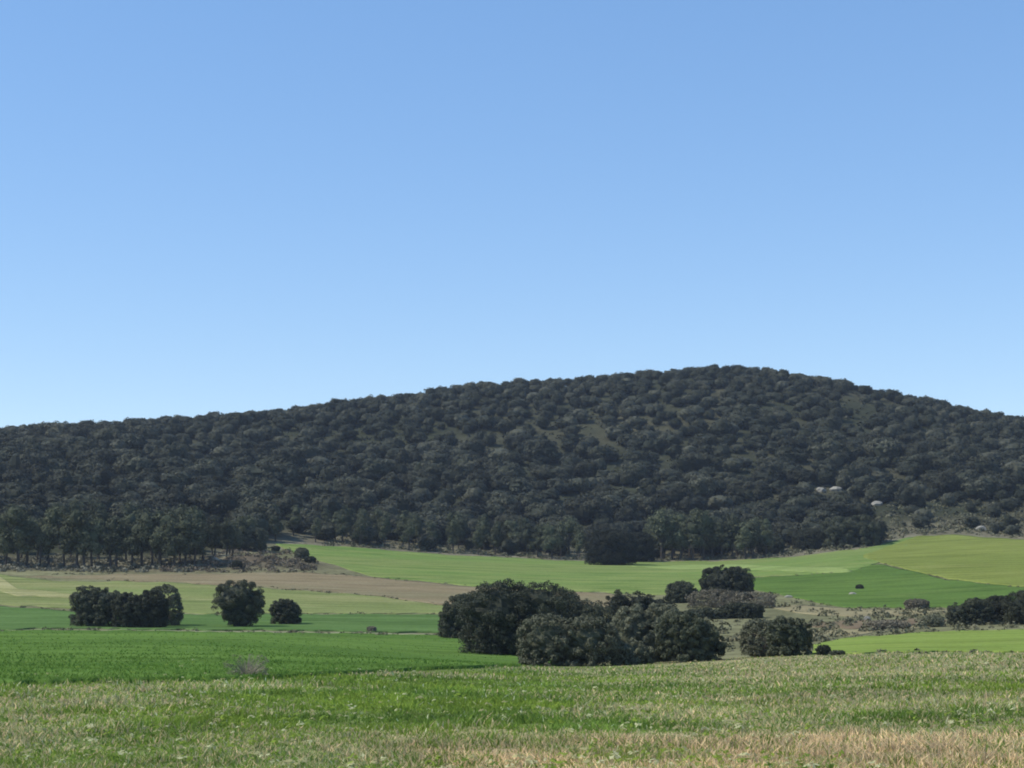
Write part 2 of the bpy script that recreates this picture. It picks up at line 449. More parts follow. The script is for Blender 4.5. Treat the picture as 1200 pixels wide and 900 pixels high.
def crown_np(rng, W, D, H, n_sub, n_leaf, leaf, zlo=0.0, sub=(.18, .30), box=2.0, core=.80, jag=1.0, blobs=None, jit=.7, round_=0.0):
    """crown: sub-clumps on the skin of one or more ellipsoids, skinned with small leaf faces; zlo = underside"""
    if blobs is None: blobs = [(0, 0, 0, 1, 1, 1)]
    # blobs given as (cx, cy, cz, rx, ry, rz) in units of the crown's half sizes, cz measured from the middle
    hx, hy, hz = W / 2, D / 2, (H - zlo) / 2
    mid = zlo + hz
    C = []; R = []
    vol = np.array([b_[3] * b_[4] + b_[5] * b_[3] for b_ in blobs]); vol = vol / vol.sum()
    parts = []
    for b_, f in zip(blobs, vol):
        c = np.array([b_[0] * hx, b_[1] * hy, mid + b_[2] * hz]); r = np.array([b_[3] * hx, b_[4] * hy, b_[5] * hz])
        parts.append((c, r))
        k = max(5, int(n_sub * f)); d = rdir(rng, k)
        sr = rng.uniform(sub[0], sub[1], k) * r.mean()
        s_ = np.power((np.abs(d) ** box).sum(1), -1 / box)[:, None]
        pos = c + d * s_ * (r - sr[:, None] * .95) * (1 + jag * rng.uniform(-.10, .06, k))[:, None]
        C.append(pos); R.append(sr)
        if zlo <= .01:                       # foliage reaching the grass all round
            kk = max(5, k // 4); an = rng.uniform(0, 2 * np.pi, kk); sr = rng.uniform(sub[0], sub[1], kk) * r.mean()
            C.append(np.stack([c[0] + np.cos(an) * (r[0] * .92 - sr * .6), c[1] + np.sin(an) * (r[1] * .92 - sr * .6), rng.uniform(.10, .30, kk) * H], -1)); R.append(sr)
    C = np.concatenate(C); R = np.concatenate(R)
    ok = C[:, 2] > zlo * .9 + R * .3
    for i, (c, r) in enumerate(parts):      # drop clumps buried in another blob
        ok &= (((C - c) / r) ** 2).sum(1) > .26
    C = C[ok]; R = R[ok]
    pr = R ** 2 / (R ** 2).sum()
    ci = rng.choice(len(C), n_leaf, p=pr)
    d = rdir(rng, n_leaf); d[:, 2] = np.where(rng.rand(n_leaf) < .5, np.abs(d[:, 2]), d[:, 2])
    P = C[ci] + d * (R[ci] * (.55 + .6 * np.sqrt(rng.rand(n_leaf))))[:, None] * np.array([1, 1, .82])
    keep = P[:, 2] > max(0.03, zlo * .75)
    for c, r in parts:
        keep &= (((P - c) / r) ** 2).sum(1) > .42
    P = P[keep]; d = d[keep]; ci = ci[keep]
    # grow the whole to the measured spread and height
    lo = np.percentile(P, .8, axis=0); hi = np.percentile(P, 99.2, axis=0)
    sc_ = np.array([W, D]) / (hi - lo)[:2]; mid2 = (hi + lo)[:2] / 2
    P[:, :2] = (P[:, :2] - mid2) * sc_
    z0_ = max(zlo, .02); kz = (H - z0_) / (hi[2] - lo[2]); P[:, 2] = np.maximum(z0_ + (P[:, 2] - lo[2]) * kz, .03)
    parts = [(np.array([(c[0] - mid2[0]) * sc_[0], (c[1] - mid2[1]) * sc_[1], z0_ + (c[2] - lo[2]) * kz]), r * np.array([sc_[0], sc_[1], kz])) for c, r in parts]
    if round_ > 0:
        cc = np.array([0, 0, z0_ + (H - z0_) * .35]); rd = (P - cc) / np.array([W, D, (H - z0_)]); rd /= np.linalg.norm(rd, axis=1, keepdims=True)
        d = d * (1 - round_) + rd * round_
    V, Q = leaves(rng, P, d, leaf, jit=jit)
    tint_c = rng.rand(len(C))
    tint = np.clip(.55 * tint_c[ci] + .45 * rng.rand(len(P)), 0, 1)
    # opaque core, the crown's inner shade put in as dark tint; rough and faceted
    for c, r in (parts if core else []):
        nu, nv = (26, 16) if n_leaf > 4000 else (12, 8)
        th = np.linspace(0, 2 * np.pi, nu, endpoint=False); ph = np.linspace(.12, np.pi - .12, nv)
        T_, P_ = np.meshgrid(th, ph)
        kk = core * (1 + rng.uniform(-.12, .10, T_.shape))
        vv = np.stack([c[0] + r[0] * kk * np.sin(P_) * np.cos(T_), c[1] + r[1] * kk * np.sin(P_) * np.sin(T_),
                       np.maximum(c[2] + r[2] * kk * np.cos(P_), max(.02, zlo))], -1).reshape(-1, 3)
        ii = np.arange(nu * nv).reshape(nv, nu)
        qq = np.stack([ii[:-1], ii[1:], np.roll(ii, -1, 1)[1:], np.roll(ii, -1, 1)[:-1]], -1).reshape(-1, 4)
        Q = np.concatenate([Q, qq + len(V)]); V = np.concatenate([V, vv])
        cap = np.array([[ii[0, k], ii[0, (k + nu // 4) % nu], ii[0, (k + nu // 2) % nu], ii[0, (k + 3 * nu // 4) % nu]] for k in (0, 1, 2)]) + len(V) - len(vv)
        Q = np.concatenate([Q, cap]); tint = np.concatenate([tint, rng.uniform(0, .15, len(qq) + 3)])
    return V, Q, tint

def tube_np(path, radii, ns=6):
    V = []; Q = []
    path = np.asarray(path, float)
    for i, (p, r) in enumerate(zip(path, radii)):
        t = path[min(i + 1, len(path) - 1)] - path[max(i - 1, 0)]; t /= np.linalg.norm(t) + 1e-9
        u = np.cross(t, (0.3, 1, .1)); u /= np.linalg.norm(u); v = np.cross(t, u)
        for k in range(ns):
            an = 2 * math.pi * k / ns
            V.append(p + r * (math.cos(an) * u + math.sin(an) * v))
    for i in range(len(path) - 1):
        for k in range(ns):
            a0 = i * ns + k; a1 = i * ns + (k + 1) % ns
            Q.append((a0, a1, a1 + ns, a0 + ns))
    return np.array(V), np.array(Q)

def trunk_np(rng, h, r, limbs=3, spread=.3):
    V, Q = tube_np([(0, 0, -.3), (rng.uniform(-.05, .05) * h, 0, h * .35), (rng.uniform(-.08, .08) * h, rng.uniform(-.06, .06) * h, h * .7), (0, 0, h)],
                   [r * 1.25, r, r * .75, r * .35])
    for _ in range(limbs):
        an = rng.uniform(0, 6.28); z0 = h * rng.uniform(.35, .7)
        e = np.array([math.cos(an), math.sin(an), 0]) * h * spread
        v, q_ = tube_np([(0, 0, z0), e * .5 + np.array([0, 0, z0 + h * .12]), e + np.array([0, 0, z0 + h * .32])], [r * .55, r * .38, r * .15], 5)
        Q = np.concatenate([Q, q_ + len(V)]); V = np.concatenate([V, v])
    return V, Q

def twigs_np(rng, W, D, H, n, r=.02):
    """bare stems of an open shrub"""
    Vs = []; Qs = []; k = 0
    for _ in range(n):
        an = rng.uniform(0, 6.28); rr = math.sqrt(rng.uniform(0, 1))
        e = np.array([math.cos(an) * W / 2 * rr, math.sin(an) * D / 2 * rr, H * rng.uniform(.6, 1.0) * math.sqrt(max(.15, 1 - rr * rr * .7))])
        v, q_ = tube_np([(e[0] * .15, e[1] * .15, -.05), (e[0] * .5, e[1] * .5, e[2] * .55), tuple(e)], [r, r * .7, r * .3], 3)
        Vs.append(v); Qs.append(q_ + k); k += len(v)
    return np.concatenate(Vs), np.concatenate(Qs)

def empty(name, loc, rz=0):
    o = bpy.data.objects.new(name, None); link(o); o.location = loc; o.rotation_euler = (0, 0, rz)
    o.empty_display_size = .5
    return o

def part(name, me, parent):
    return link(bpy.data.objects.new(name, me), parent)

_seed = [100]
def bush(name, label, cat, x0, x1, yt, yb, mat, group=None, zlo=.0, depth=.9, leaf=.135, dens=1.0, blobs=None, back=.45, sub=(.10, .19), box=2.4, n_sub=240, twig=0, core=.68, jit=.5):
    """one tree or shrub standing where its foot meets the ground, sized by the angle it fills"""
    _seed[0] += 7; rng = np.random.RandomState(_seed[0])
    xc = (x0 + x1) / 2
    gx, gy = hit(xc, yb - 1)
    W = (x1 - x0) * gy / FPX
    D = W * depth
    k = (gy + D * back) / gy
    px_, py_ = gx * k, gy * k
    W *= k; H = (yb - yt) * gy / FPX
    z = float(ground(px_, py_))
    H = max(.3, H * k + (float(ground(gx, gy)) - z) - (k - 1) * (EYE - float(ground(gx, gy))))
    root = empty(name, (px_, py_, z - .02)); tag(root, label, cat, group)
    A = math.pi * W * H * 1.4
    n = int(dens * 7.0 * A / (leaf * leaf * .7))
    n = int(np.clip(n, 300, 40000))
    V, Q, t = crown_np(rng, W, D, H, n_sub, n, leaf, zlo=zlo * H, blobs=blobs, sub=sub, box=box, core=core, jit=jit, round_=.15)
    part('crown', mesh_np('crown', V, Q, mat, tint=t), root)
    if twig:
        V, Q = twigs_np(rng, W, D, H * 1.08, twig, .008 if leaf < .05 else .02); part('stems', mesh_np('stems', V, Q, M_TWIG if leaf < .05 else M_BARK), root)
    else:
        V, Q = trunk_np(rng, H * .75, max(.06, H * .045)); part('trunk', mesh_np('trunk', V, Q, M_BARK), root)
    return root

# --- left row
bush('holm_oak', 'dark bushy oak at the left end of the four-bush hedge on the green field', 'tree', 84, 142, 690, 737, M_OAK,
     blobs=[(-.35, 0, .25, .65, .8, .75), (.3, 0, .1, .7, .9, .8), (0, 0, -.4, .75, .8, .6)])
bush('holm_oak', 'low dark oak second from the left in the four-bush hedge', 'tree', 132, 178, 697, 738, M_OAK,
     blobs=[(-.2, 0, .1, .8, .9, .85), (.4, 0, -.1, .6, .8, .8)])
bush('holm_oak', 'narrow dark oak third in the four-bush hedge, against the airy grey bush', 'tree', 158, 196, 694, 738, M_DARK)
bush('shrub', 'airy greyish bush with thin twiggy top at the right end of the four-bush hedge', 'shrub', 174, 213, 688, 736, M_GREY,
     dens=.7, twig=60, core=0, blobs=[(0, 0, .15, .85, .9, .75), (.3, 0, -.2, .7, .8, .7)])
bush('holm_oak', 'heart-shaped dark oak narrowing to its foot, alone right of the four-bush hedge', 'tree', 252, 308, 683, 737, M_OAK, zlo=.02,
     blobs=[(-.08, 0, .15, .90, .9, .84), (.1, 0, -.1, .8, .85, .72), (0, 0, -.5, .62, .7, .5)])
bush('shrub', 'small round dark bush at the field edge, just right of the heart-shaped oak', 'shrub', 317, 352, 704, 734, M_OAK,
     blobs=[(-.1, 0, .1, .9, .9, .85), (.3, 0, -.1, .65, .8, .75)])
# --- the big clump in the middle, back ones first
bush('holm_oak', 'huge dark dome-shaped oak, the largest of the central clump', 'tree', 540, 668, 685, 771, M_DARK, depth=.75, n_sub=300,
     blobs=[(-.25, 0, .15, .70, .9, .85), (.35, .1, .18, .65, .9, .80), (-.1, 0, -.4, .75, .8, .6)], leaf=.15)
bush('holm_oak', 'smaller dark oak bulging from the far left side of the central clump', 'tree', 515, 562, 699, 751, M_OAK, back=.8,
     blobs=[(0, 0, .1, .8, .9, .8), (-.35, 0, -.2, .6, .8, .7)])
bush('holm_oak', 'broad sloping oak on the right shoulder of the biggest oak of the central clump', 'tree', 632, 716, 694, 762, M_OAK, back=1.0,
     blobs=[(-.4, 0, .2, .65, .9, .78), (.25, 0, -.05, .75, .9, .75)], n_sub=260)
bush('holm_oak', 'dark flat-topped oak behind the lighter bushes on the right of the central clump', 'tree', 712, 792, 696, 752, M_DARK, back=.5, depth=.6,
     blobs=[(-.6, 0, .3, .42, .8, .68), (-.05, 0, .25, .45, .8, .65), (.5, 0, .1, .5, .8, .7), (0, 0, -.4, 1, .8, .6)], n_sub=280)
bush('shrub', 'lighter grey-green rounded bush in front of the biggest oak of the central clump', 'shrub', 609, 724, 724, 782, M_GREY, depth=.6, n_sub=320, sub=(.10, .18),
     blobs=[(-.45, 0, .05, .6, .9, .9), (.3, 0, 0, .68, .9, .88)])
bush('shrub', 'pale olive bush in the middle right of the central clump, below the flat-topped oak', 'shrub', 716, 800, 711, 778, M_GREY, back=.9, depth=.6, n_sub=280,
     blobs=[(-.3, 0, 0, .7, .9, .9), (.4, 0, .05, .6, .9, .88)])
bush('shrub', 'low grey-green bush at the foot of the central clump between two taller ones', 'shrub', 716, 768, 753, 780, M_GREY, depth=.7,
     blobs=[(-.2, 0, 0, .8, .9, .9), (.45, 0, -.2, .55, .8, .7)])
bush('holm_oak', 'dark round oak closing the right end of the central clump', 'tree', 770, 848, 720, 777, M_OAK, depth=.7,
     blobs=[(-.15, 0, .1, .8, .9, .88), (.4, 0, -.15, .6, .8, .75)], n_sub=260)
# --- right of the clump
bush('shrub', 'thin grey half-bare bush standing alone on the scrubby bank, left half of a pair', 'shrub', 869, 915, 728, 771, M_GREY, dens=.8, twig=70, core=0)
bush('holm_oak', 'small dark oak joined to the thin grey bush on the scrubby bank', 'tree', 900, 951, 725, 770, M_OAK, depth=.8, dens=.9,
     blobs=[(-.2, 0, .1, .75, .9, .85), (.4, 0, .05, .58, .8, .8)])
bush('holm_oak', 'dark broad-domed oak rising from brown scrub on the right-hand bank', 'tree', 822, 883, 666, 704, M_DARK, leaf=.2, depth=.8, box=2.6,
     blobs=[(-.25, 0, 0, .75, .9, .95), (.35, 0, 0, .65, .9, .9)])
bush('shrub', 'small dark round bush left of the broad-domed oak on the scrub bank', 'shrub', 781, 816, 683, 708, M_OAK, leaf=.22)
bush('shrub', 'wide brown-grey leafless thicket in front of the broad-domed oak', 'shrub', 806, 872, 692, 714, M_SCRB, leaf=.2, twig=120, depth=.6, core=0, dens=.32)
bush('shrub', 'brown twiggy thicket trailing off to the right of the broad-domed oak', 'shrub', 858, 908, 695, 714, M_SCRB, leaf=.2, twig=90, depth=.6, core=0, dens=.32)
bush('shrub', 'long low dark shrub lying along the scrub bank below the leafless thicket', 'shrub', 800, 856, 714, 727, M_OAK, leaf=.18, depth=.4, blobs=[(-.6, 0, -.2, .4, .8, .7), (-.1, 0, -.1, .45, .8, .8), (.5, 0, -.2, .5, .8, .7)])
bush('shrub', 'low dark hummock of shrub at the right end of the long dark shrub', 'shrub', 846, 894, 708, 726, M_DARK, leaf=.18, depth=.5)
bush('holm_oak', 'left oak of the three dark ones at the right edge beside the lime-green field', 'tree', 1112, 1162, 703, 734, M_OAK, depth=.8,
     blobs=[(-.4, 0, -.1, .6, .8, .75), (.3, 0, .1, .7, .9, .85)])
bush('holm_oak', 'middle oak of the three dark ones at the right edge beside the lime-green field', 'tree', 1154, 1188, 700, 731, M_DARK)
bush('holm_oak', 'tallest oak of the three at the right edge, cut by the frame', 'tree', 1178, 1235, 694, 733, M_OAK, depth=.8)
bush('shrub', 'small dark bush on the lower edge of the dark green field', 'shrub', 1061, 1088, 703, 715, M_SCRB, leaf=.18)
bush('shrub', 'grey spiky shrub in the dry strip between the dark green and lime fields', 'shrub', 1082, 1106, 722, 736, M_GREY, leaf=.16, dens=.6, twig=40)
bush('shrub', 'low reddish-brown shrub in the dry strip above the lime field', 'shrub', 1016, 1066, 728, 740, M_SCRB, leaf=.16, depth=.5)
bush('shrub', 'tiny dark bush on the near edge of the lime field', 'shrub', 957, 973, 757, 769, M_DARK, leaf=.12)
bush('shrub', 'very low dark shrub just right of the tiny dark bush by the lime field', 'shrub', 973, 990, 763, 769, M_OAK, leaf=.12)
bush('dry_shrub', 'small brown-grey leafless shrub standing alone in the near left green field', 'shrub', 264, 314, 768, 797, M_DRYS, leaf=.03, dens=.07, twig=110, n_sub=60, core=0)
bush('shrub', 'small dark tuft of bush on the pale strip between two green fields, mid-left', 'shrub', 430, 441, 735, 742, M_SCRB, leaf=.14)
# --- along the foot of the wood
bush('holm_oak', 'large dark oval oak standing out from the wood onto the upland field', 'tree', 686, 746, 622, 664, M_DARKO, leaf=.26, box=2.6, depth=.7)
bush('holm_oak', 'dark oak joined to the right side of the large oval oak on the upland field', 'tree', 732, 766, 626, 660, M_DARKO, leaf=.26)
bush('holm_oak', 'small round oak at the field edge below tall pines, left of a compact dark oak', 'tree', 888, 918, 630, 651, M_OAK, leaf=.28)
bush('holm_oak', 'compact round dark oak on the dry bank, right of the small round oak', 'tree', 930, 966, 621, 646, M_DARK, leaf=.28)
bush('holm_oak', 'broad dark oak at the left end of the olive field, against its grassy bank', 'tree', 964, 1030, 606, 643, M_OAK, leaf=.3, depth=.7,
     blobs=[(-.4, 0, 0, .6, .9, .85), (.35, 0, 0, .65, .9, .9)])
bush('shrub', 'low spreading dark bush on the scrub knoll beside the left pine stand', 'shrub', 240, 312, 618, 646, M_OAK, leaf=.26, depth=.5)
bush('shrub', 'tiny dark bush on the upper right slope of the scrub knoll', 'shrub', 318, 328, 641, 647, M_DARK, leaf=.2)
bush('shrub', 'tiny dark bush on the lower right slope of the scrub knoll above the bare soil', 'shrub', 357, 370, 653, 661, M_DARK, leaf=.2)
bush('shrub', 'small pale shrub at the right rim of the scrub knoll', 'shrub', 345, 362, 643, 656, M_GREY, leaf=.2)
bush('shrub', 'tiny dark bush on the middle of the scrub knoll', 'shrub', 272, 284, 658, 668, M_DARK, leaf=.2)

# --- pines
def make_variants(kind, n):
    out = []
    for i in range(n):
        rng = np.random.RandomState(900 + i + (50 if kind == 'pine' else 0))
        if kind == 'pine':      # height 1 unit = 9 m
            H = 9.0; Wd = rng.uniform(3.6, 5.0)
            bl = [(rng.uniform(-.3, .3), rng.uniform(-.3, .3), rng.uniform(.2, .45), .65, .7, .55), (rng.uniform(-.3, .3), rng.uniform(-.3, .3), rng.uniform(-.3, 0), .85, .85, .6),
                  (rng.uniform(-.5, .5), rng.uniform(-.5, .5), -.6, .6, .6, .35)]
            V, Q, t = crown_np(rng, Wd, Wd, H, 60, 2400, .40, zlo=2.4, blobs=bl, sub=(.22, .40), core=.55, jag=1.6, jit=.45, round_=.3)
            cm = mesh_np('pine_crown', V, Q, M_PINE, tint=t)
            V, Q = trunk_np(rng, 7.6, .20, limbs=4, spread=.16)
            out.append((cm, mesh_np('pine_trunk', V, Q, M_PBARK)))
        else:                   # 6 m wide holm oak
            H = rng.uniform(4.0, 5.0); Wd = 6.0
            k = rng.randint(2, 4)
            bl = [(rng.uniform(-.35, .35), rng.uniform(-.35, .35), rng.uniform(-.1, .15), rng.uniform(.6, .8), rng.uniform(.6, .8), rng.uniform(.7, .9)) for _ in range(k)]
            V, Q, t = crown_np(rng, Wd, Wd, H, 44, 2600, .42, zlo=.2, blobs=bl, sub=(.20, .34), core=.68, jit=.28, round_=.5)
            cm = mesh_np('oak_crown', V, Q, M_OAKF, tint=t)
            V, Q = trunk_np(rng, 3.2, .22, limbs=3, spread=.3)
            out.append((cm, mesh_np('oak_trunk', V, Q, M_BARK), (V, Q)))
    return out

PINES = make_variants('pine', 8)
rngp = np.random.RandomState(5)
used = []
def place_pine(x, y, h, label, group):
    v = PINES[rngp.randint(len(PINES))]
    z = float(ground(x, y))
    r = empty('pine_tree', (x, y, z - .1), rngp.uniform(0, 6.28)); s = h / 9.0
    r.scale = (s * rngp.uniform(.85, 1.15), s * rngp.uniform(.85, 1.15), s)
    tag(r, label, 'tree', group)
    part('crown', v[0], r); part('trunk', v[1], r)
    used.append((x, y, 1.7 * s))

ORD = ['first', 'second', 'third', 'fourth', 'fifth', 'sixth', 'seventh', 'eighth', 'ninth', 'tenth', 'eleventh', 'twelfth']
def scatter_pines(n, X0, X1, back, h0, h1, label, group, sep, d0=2.5, row=False):
    k = 0
    for _ in range(n if row else n * 60):
        X = X0 + (k + .5 + rngp.uniform(-.3, .3)) * (X1 - X0) / n if row else rngp.uniform(X0, X1)
        gx, gy = hit(X, float(wood_edge(X)) - .5)
        if X < 236 and gy > 330: gy = 312
        y = gy + d0 + back * rngp.uniform(0, 1) ** 1.2; x = gx * y / gy
        if not row and any((x - a_) ** 2 + (y - b_) ** 2 < sep * sep for a_, b_, _r in used): continue
        place_pine(x, y, rngp.uniform(h0, h1), ('%s from left, ' % ORD[k] if row else '') + label, group); k += 1
        if k >= n: break

scatter_pines(9, 2, 118, 3, 9.0, 11.0, 'dark bare-trunked pine at the front of the far-left pine stand', 'front pines of the far-left stand', 3.6, row=True)
scatter_pines(9, 120, 236, 3, 8.5, 11.0, 'dark bare-trunked pine at the front of stand beside scrub knoll', 'front pines of the stand beside the knoll', 3.4, row=True)
scatter_pines(34, -90, 238, 45, 8.0, 10.0, 'pine crown behind the front row of the left pine stand', 'rear pines of the left stand', 3.6, d0=8)
scatter_pines(17, 236, 400, 26, 5.5, 7.5, 'slim pine above the left tip of the upland field', 'pines above the left tip of the upland field', 3.8)
scatter_pines(19, 400, 540, 24, 6.5, 8.8, 'slim pine at the wood edge, behind the left half of the upland field', 'pines behind the left half of the upland field', 4.0)
scatter_pines(16, 540, 690, 22, 6.5, 9.2, 'grey-green pine at the wood edge, left of the large oval oak', 'pines left of the oval oak', 4.0)
scatter_pines(5, 766, 828, 3, 10.0, 13.0, 'very dark tall pine in the knot right of the large oval oak', 'knot of tall pines right of the oval oak', 3.4, row=True)
scatter_pines(8, 762, 828, 14, 9.0, 12.0, 'pine crown behind the knot of tall pines right of the oval oak', 'pines behind the tall knot', 3.0, d0=6)
scatter_pines(5, 830, 892, 4, 8.0, 10.5, 'upright pine between the tall knot and small round oak', 'pines left of the small round oak', 3.8, row=True)
scatter_pines(9, 828, 900, 20, 7.0, 9.5, 'pine crown behind the upright grey-green pines left of the small round oak', 'pines behind the grey-green row', 3.4, d0=8)

# --- holm oaks of the hillside
OAKS = make_variants('oak', 10)
rngo = np.random.RandomState(11)
cand = []
yy_ = 300.0
while yy_ < 800:
    stp = 6.1 + (yy_ - 300) * .0012
    half = .46 * yy_
    xs = np.arange(-half, half, stp)
    for x in xs:
        cand.append((x + rngo.uniform(-.62, .62) * stp, yy_ + rngo.uniform(-.62, .62) * stp))
    yy_ += stp * .92
cand = np.array(cand)
cz = ground(cand[:, 0], cand[:, 1])
cX, cY = pix(cand[:, 0], cand[:, 1], cz)
dens = .56 + .9 * fbm(cand[:, 0], cand[:, 1], 38, 61, 2)
clear = np.zeros(len(cand))
for (X, Y, rx, ry, amt) in ((1125, 606, 105, 15, .92), (1005, 478, 45, 26, .75), (1090, 520, 40, 10, .5), (880, 560, 40, 8, .45), (690, 520, 30, 6, .4), (725, 652, 60, 10, 1.2), (300, 650, 75, 20, 1.2), (1040, 625, 40, 10, .9), (930, 648, 50, 8, 1.2), (972, 581, 26, 9, 1.3), (1028, 600, 16, 8, 1.1), (1150, 630, 16, 8, 1.0),
                            (700, 480, 30, 5, .3), (560, 600, 60, 10, .2), (1060, 500, 60, 12, .35)):
    clear = np.maximum(clear, amt * np.exp(-(((cX - X) / rx) ** 2 + ((cY - Y) / ry) ** 2)))
keep = (cY < wood_edge(cX) - 3) & (rngo.rand(len(cand)) < np.clip(dens, 0, 1) * .93 - clear)
keep &= ~((cX < 238) & (cY > 640))
keep &= ~((cX > 190) & (cX < 380) & (cY > 641))
U = np.array([(a_, b_) for a_, b_, _r in used])
for i in np.nonzero(keep)[0]:
    if cand[i, 1] < 460 and (((U - cand[i]) ** 2).sum(1) < 2.6 ** 2).any(): keep[i] = False
cand = cand[keep]; cz = cz[keep]; cX = cX[keep]; cY = cY[keep]
size = np.clip(rngo.normal(1.12, .36, len(cand)), .45, 2.1)
crest = st(cand[:, 1], 540, 620); size = size * (1 - crest) + np.clip(size, .80, 1.12) * .86 * crest
small = (rngo.rand(len(cand)) < .2) & (cand[:, 1] < 600); size[small] *= .5
size[(cX > 1030) & (cY > 590)] *= .7
size[(np.abs(cX - 972) < 30) & (cY > 575) & (cY < 600)] *= .6
# the 300 that show largest inside the picture
show = size * FPX / cand[:, 1]
score = np.where((cX > -5) & (cX < 1205), show, 0)
order = np.argsort(-score)
big = set(order[:290].tolist())

ZONES = [(110, 'above the far-left pine stand'), (240, 'above the pines left of the scrub knoll'), (380, 'above the scrub knoll'),
         (500, 'above the left tip of the upland field'), (640, 'above the middle of the upland field'), (760, 'above the large oval oak'),
         (840, 'above the knot of tall pines'), (930, 'above the small round oak'), (1050, 'above the broad oak by the olive field'), (9999, 'above the olive field')]
def zone(X, Y):
    where = [w_ for x_, w_ in ZONES if X < x_][0]
    row = 'lowest fringe of the wood' if Y > 600 else ('lower slope of the wood' if Y > 560 else 'middle slope of the wood')
    return row, where

for i in sorted(big):
    v = OAKS[rngo.randint(len(OAKS))]
    row, where = zone(cX[i], cY[i])
    s = size[i]
    r = empty('holm_oak', (cand[i, 0], cand[i, 1], float(cz[i]) - .15), rngo.uniform(0, 6.28))
    r.scale = (s * rngo.uniform(.85, 1.2), s * rngo.uniform(.85, 1.2), s * rngo.uniform(.75, 1.08))
    sz = 'small round' if s < .75 else ('broad' if s > 1.2 else 'rounded')
    tag(r, '%s holm oak, %s, %s' % (sz, row, where), 'tree', '%s oaks on the %s, %s' % (sz, row, where))
    part('crown', v[0], r); part('trunk', v[1], r)

# all the others, too many to be individuals: one mass
FV = []
for k_ in range(7):
    rr = np.random.RandomState(400 + k_)
    bl = [(rr.uniform(-.35, .35), rr.uniform(-.35, .35), rr.uniform(-.1, .15), rr.uniform(.6, .85), rr.uniform(.6, .85), rr.uniform(.7, .95)) for _ in range(2)]
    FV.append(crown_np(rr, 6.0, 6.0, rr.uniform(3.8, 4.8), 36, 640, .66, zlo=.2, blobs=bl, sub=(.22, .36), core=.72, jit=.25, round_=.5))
Vs, Qs, Ts = [], [], []; off = 0
rest = [i for i in range(len(cand)) if i not in big]
for i in rest:
    V, Q, t = FV[rngo.randint(len(FV))]
    an = rngo.uniform(0, 6.28); c_, s_ = math.cos(an), math.sin(an); sc = size[i]
    sx, sy, szz = sc * rngo.uniform(.85, 1.2), sc * rngo.uniform(.85, 1.2), (.3 + .7 * sc) * rngo.uniform(.78, 1.12)
    P = np.stack([(V[:, 0] * c_ - V[:, 1] * s_) * sx + cand[i, 0], (V[:, 0] * s_ + V[:, 1] * c_) * sy + cand[i, 1], V[:, 2] * szz + cz[i] - .15], -1)
    Vs.append(P); Qs.append(Q + off); off += len(V)
    Ts.append(np.clip(t * .6 + rngo.choice([-.25, 0, .1, .35, .75], p=[.2, .25, .25, .2, .1]), -.2, 1.3))
print('hill oaks', len(cand), 'individual', len(big), 'mass faces', sum(len(q_) for q_ in Qs))
M_OAKM = foliage('wood_leaves', (.020, .024, .015), (.084, .085, .058), rough=.7, spec=.08, vary=0)
o = link(bpy.data.objects.new('oak_wood', mesh_np('oak_wood', np.concatenate(Vs), np.concatenate(Qs), M_OAKM, tint=np.concatenate(Ts))))
tag(o, 'dense wood of dark holm oaks covering the upper hillside to the skyline', 'wood', kind='stuff')

# ------------------------------------------------------------------ rocks
M_ROCK = bark_mat('pale_limestone', (.17, .16, .13), (.34, .32, .27))
def rock(label, X, Y, wpx, hpx, seed, n=1):
    rng = np.random.RandomState(seed)
    gx, gy = hit(X, Y); k = gy / FPX
    W, H = wpx * k, hpx * k
    th = np.linspace(0, 2 * np.pi, 9, endpoint=False)
    rings = []
    for zf, rf in ((-.3, 1.0), (.25, 1.0), (.65, .8), (.95, .4)):
        rr = rf * (1 + rng.uniform(-.22, .18, 9))
        rings.append(np.stack([W / 2 * rr * np.cos(th), W * .35 * rr * np.sin(th), np.full(9, H * zf) + rng.uniform(-.08, .08, 9) * H], -1))
    V = np.concatenate(rings); ii = np.arange(36).reshape(4, 9)
    Q = np.stack([ii[:-1], np.roll(ii, -1, 1)[:-1], np.roll(ii, -1, 1)[1:], ii[1:]], -1).reshape(-1, 4)
    cap = np.array([[27, 28, 29, 30], [27, 30, 31, 32], [27, 32, 33, 34], [27, 34, 35, 27 + 8]])
    cap = cap[:3]
    Q = np.concatenate([Q, cap])
    o = link(bpy.data.objects.new('rock', mesh_np('rock', V, Q, M_ROCK)))
    o.location = (gx, gy, float(ground(gx, gy))); o.rotation_euler = (0, 0, rng.uniform(-.5, .5))
    tag(o, label, 'rock')
rock('pale limestone outcrop between oaks on the right of the hill, larger of two', 980, 575, 16, 5, 1)
rock('pale flat limestone slab left of the larger outcrop on the right of the hill', 962, 576, 12, 5, 2)
rock('pale low rock in a gap between oaks above the olive field', 1028, 592, 16, 5, 3)
rock('pale rock at the top of the bank behind the olive field, right part', 1150, 622, 14, 6, 4)
rock('grey rock showing on the scrub knoll below the pines', 252, 657, 9, 4, 5)
rock('pale stone lying on the dark green field', 999, 697, 9, 3, 6)
rock('pale stone on the scrub bank right of the broad-domed oak', 924, 700, 10, 2.5, 7)
rock('pale stone in the dry strip above the lime field', 1016, 726, 9, 4, 8)
bush('shrub', 'small dark bush beside the pale stone on the dark green field', 'shrub', 1003, 1012, 686, 692, M_DARK, leaf=.16)

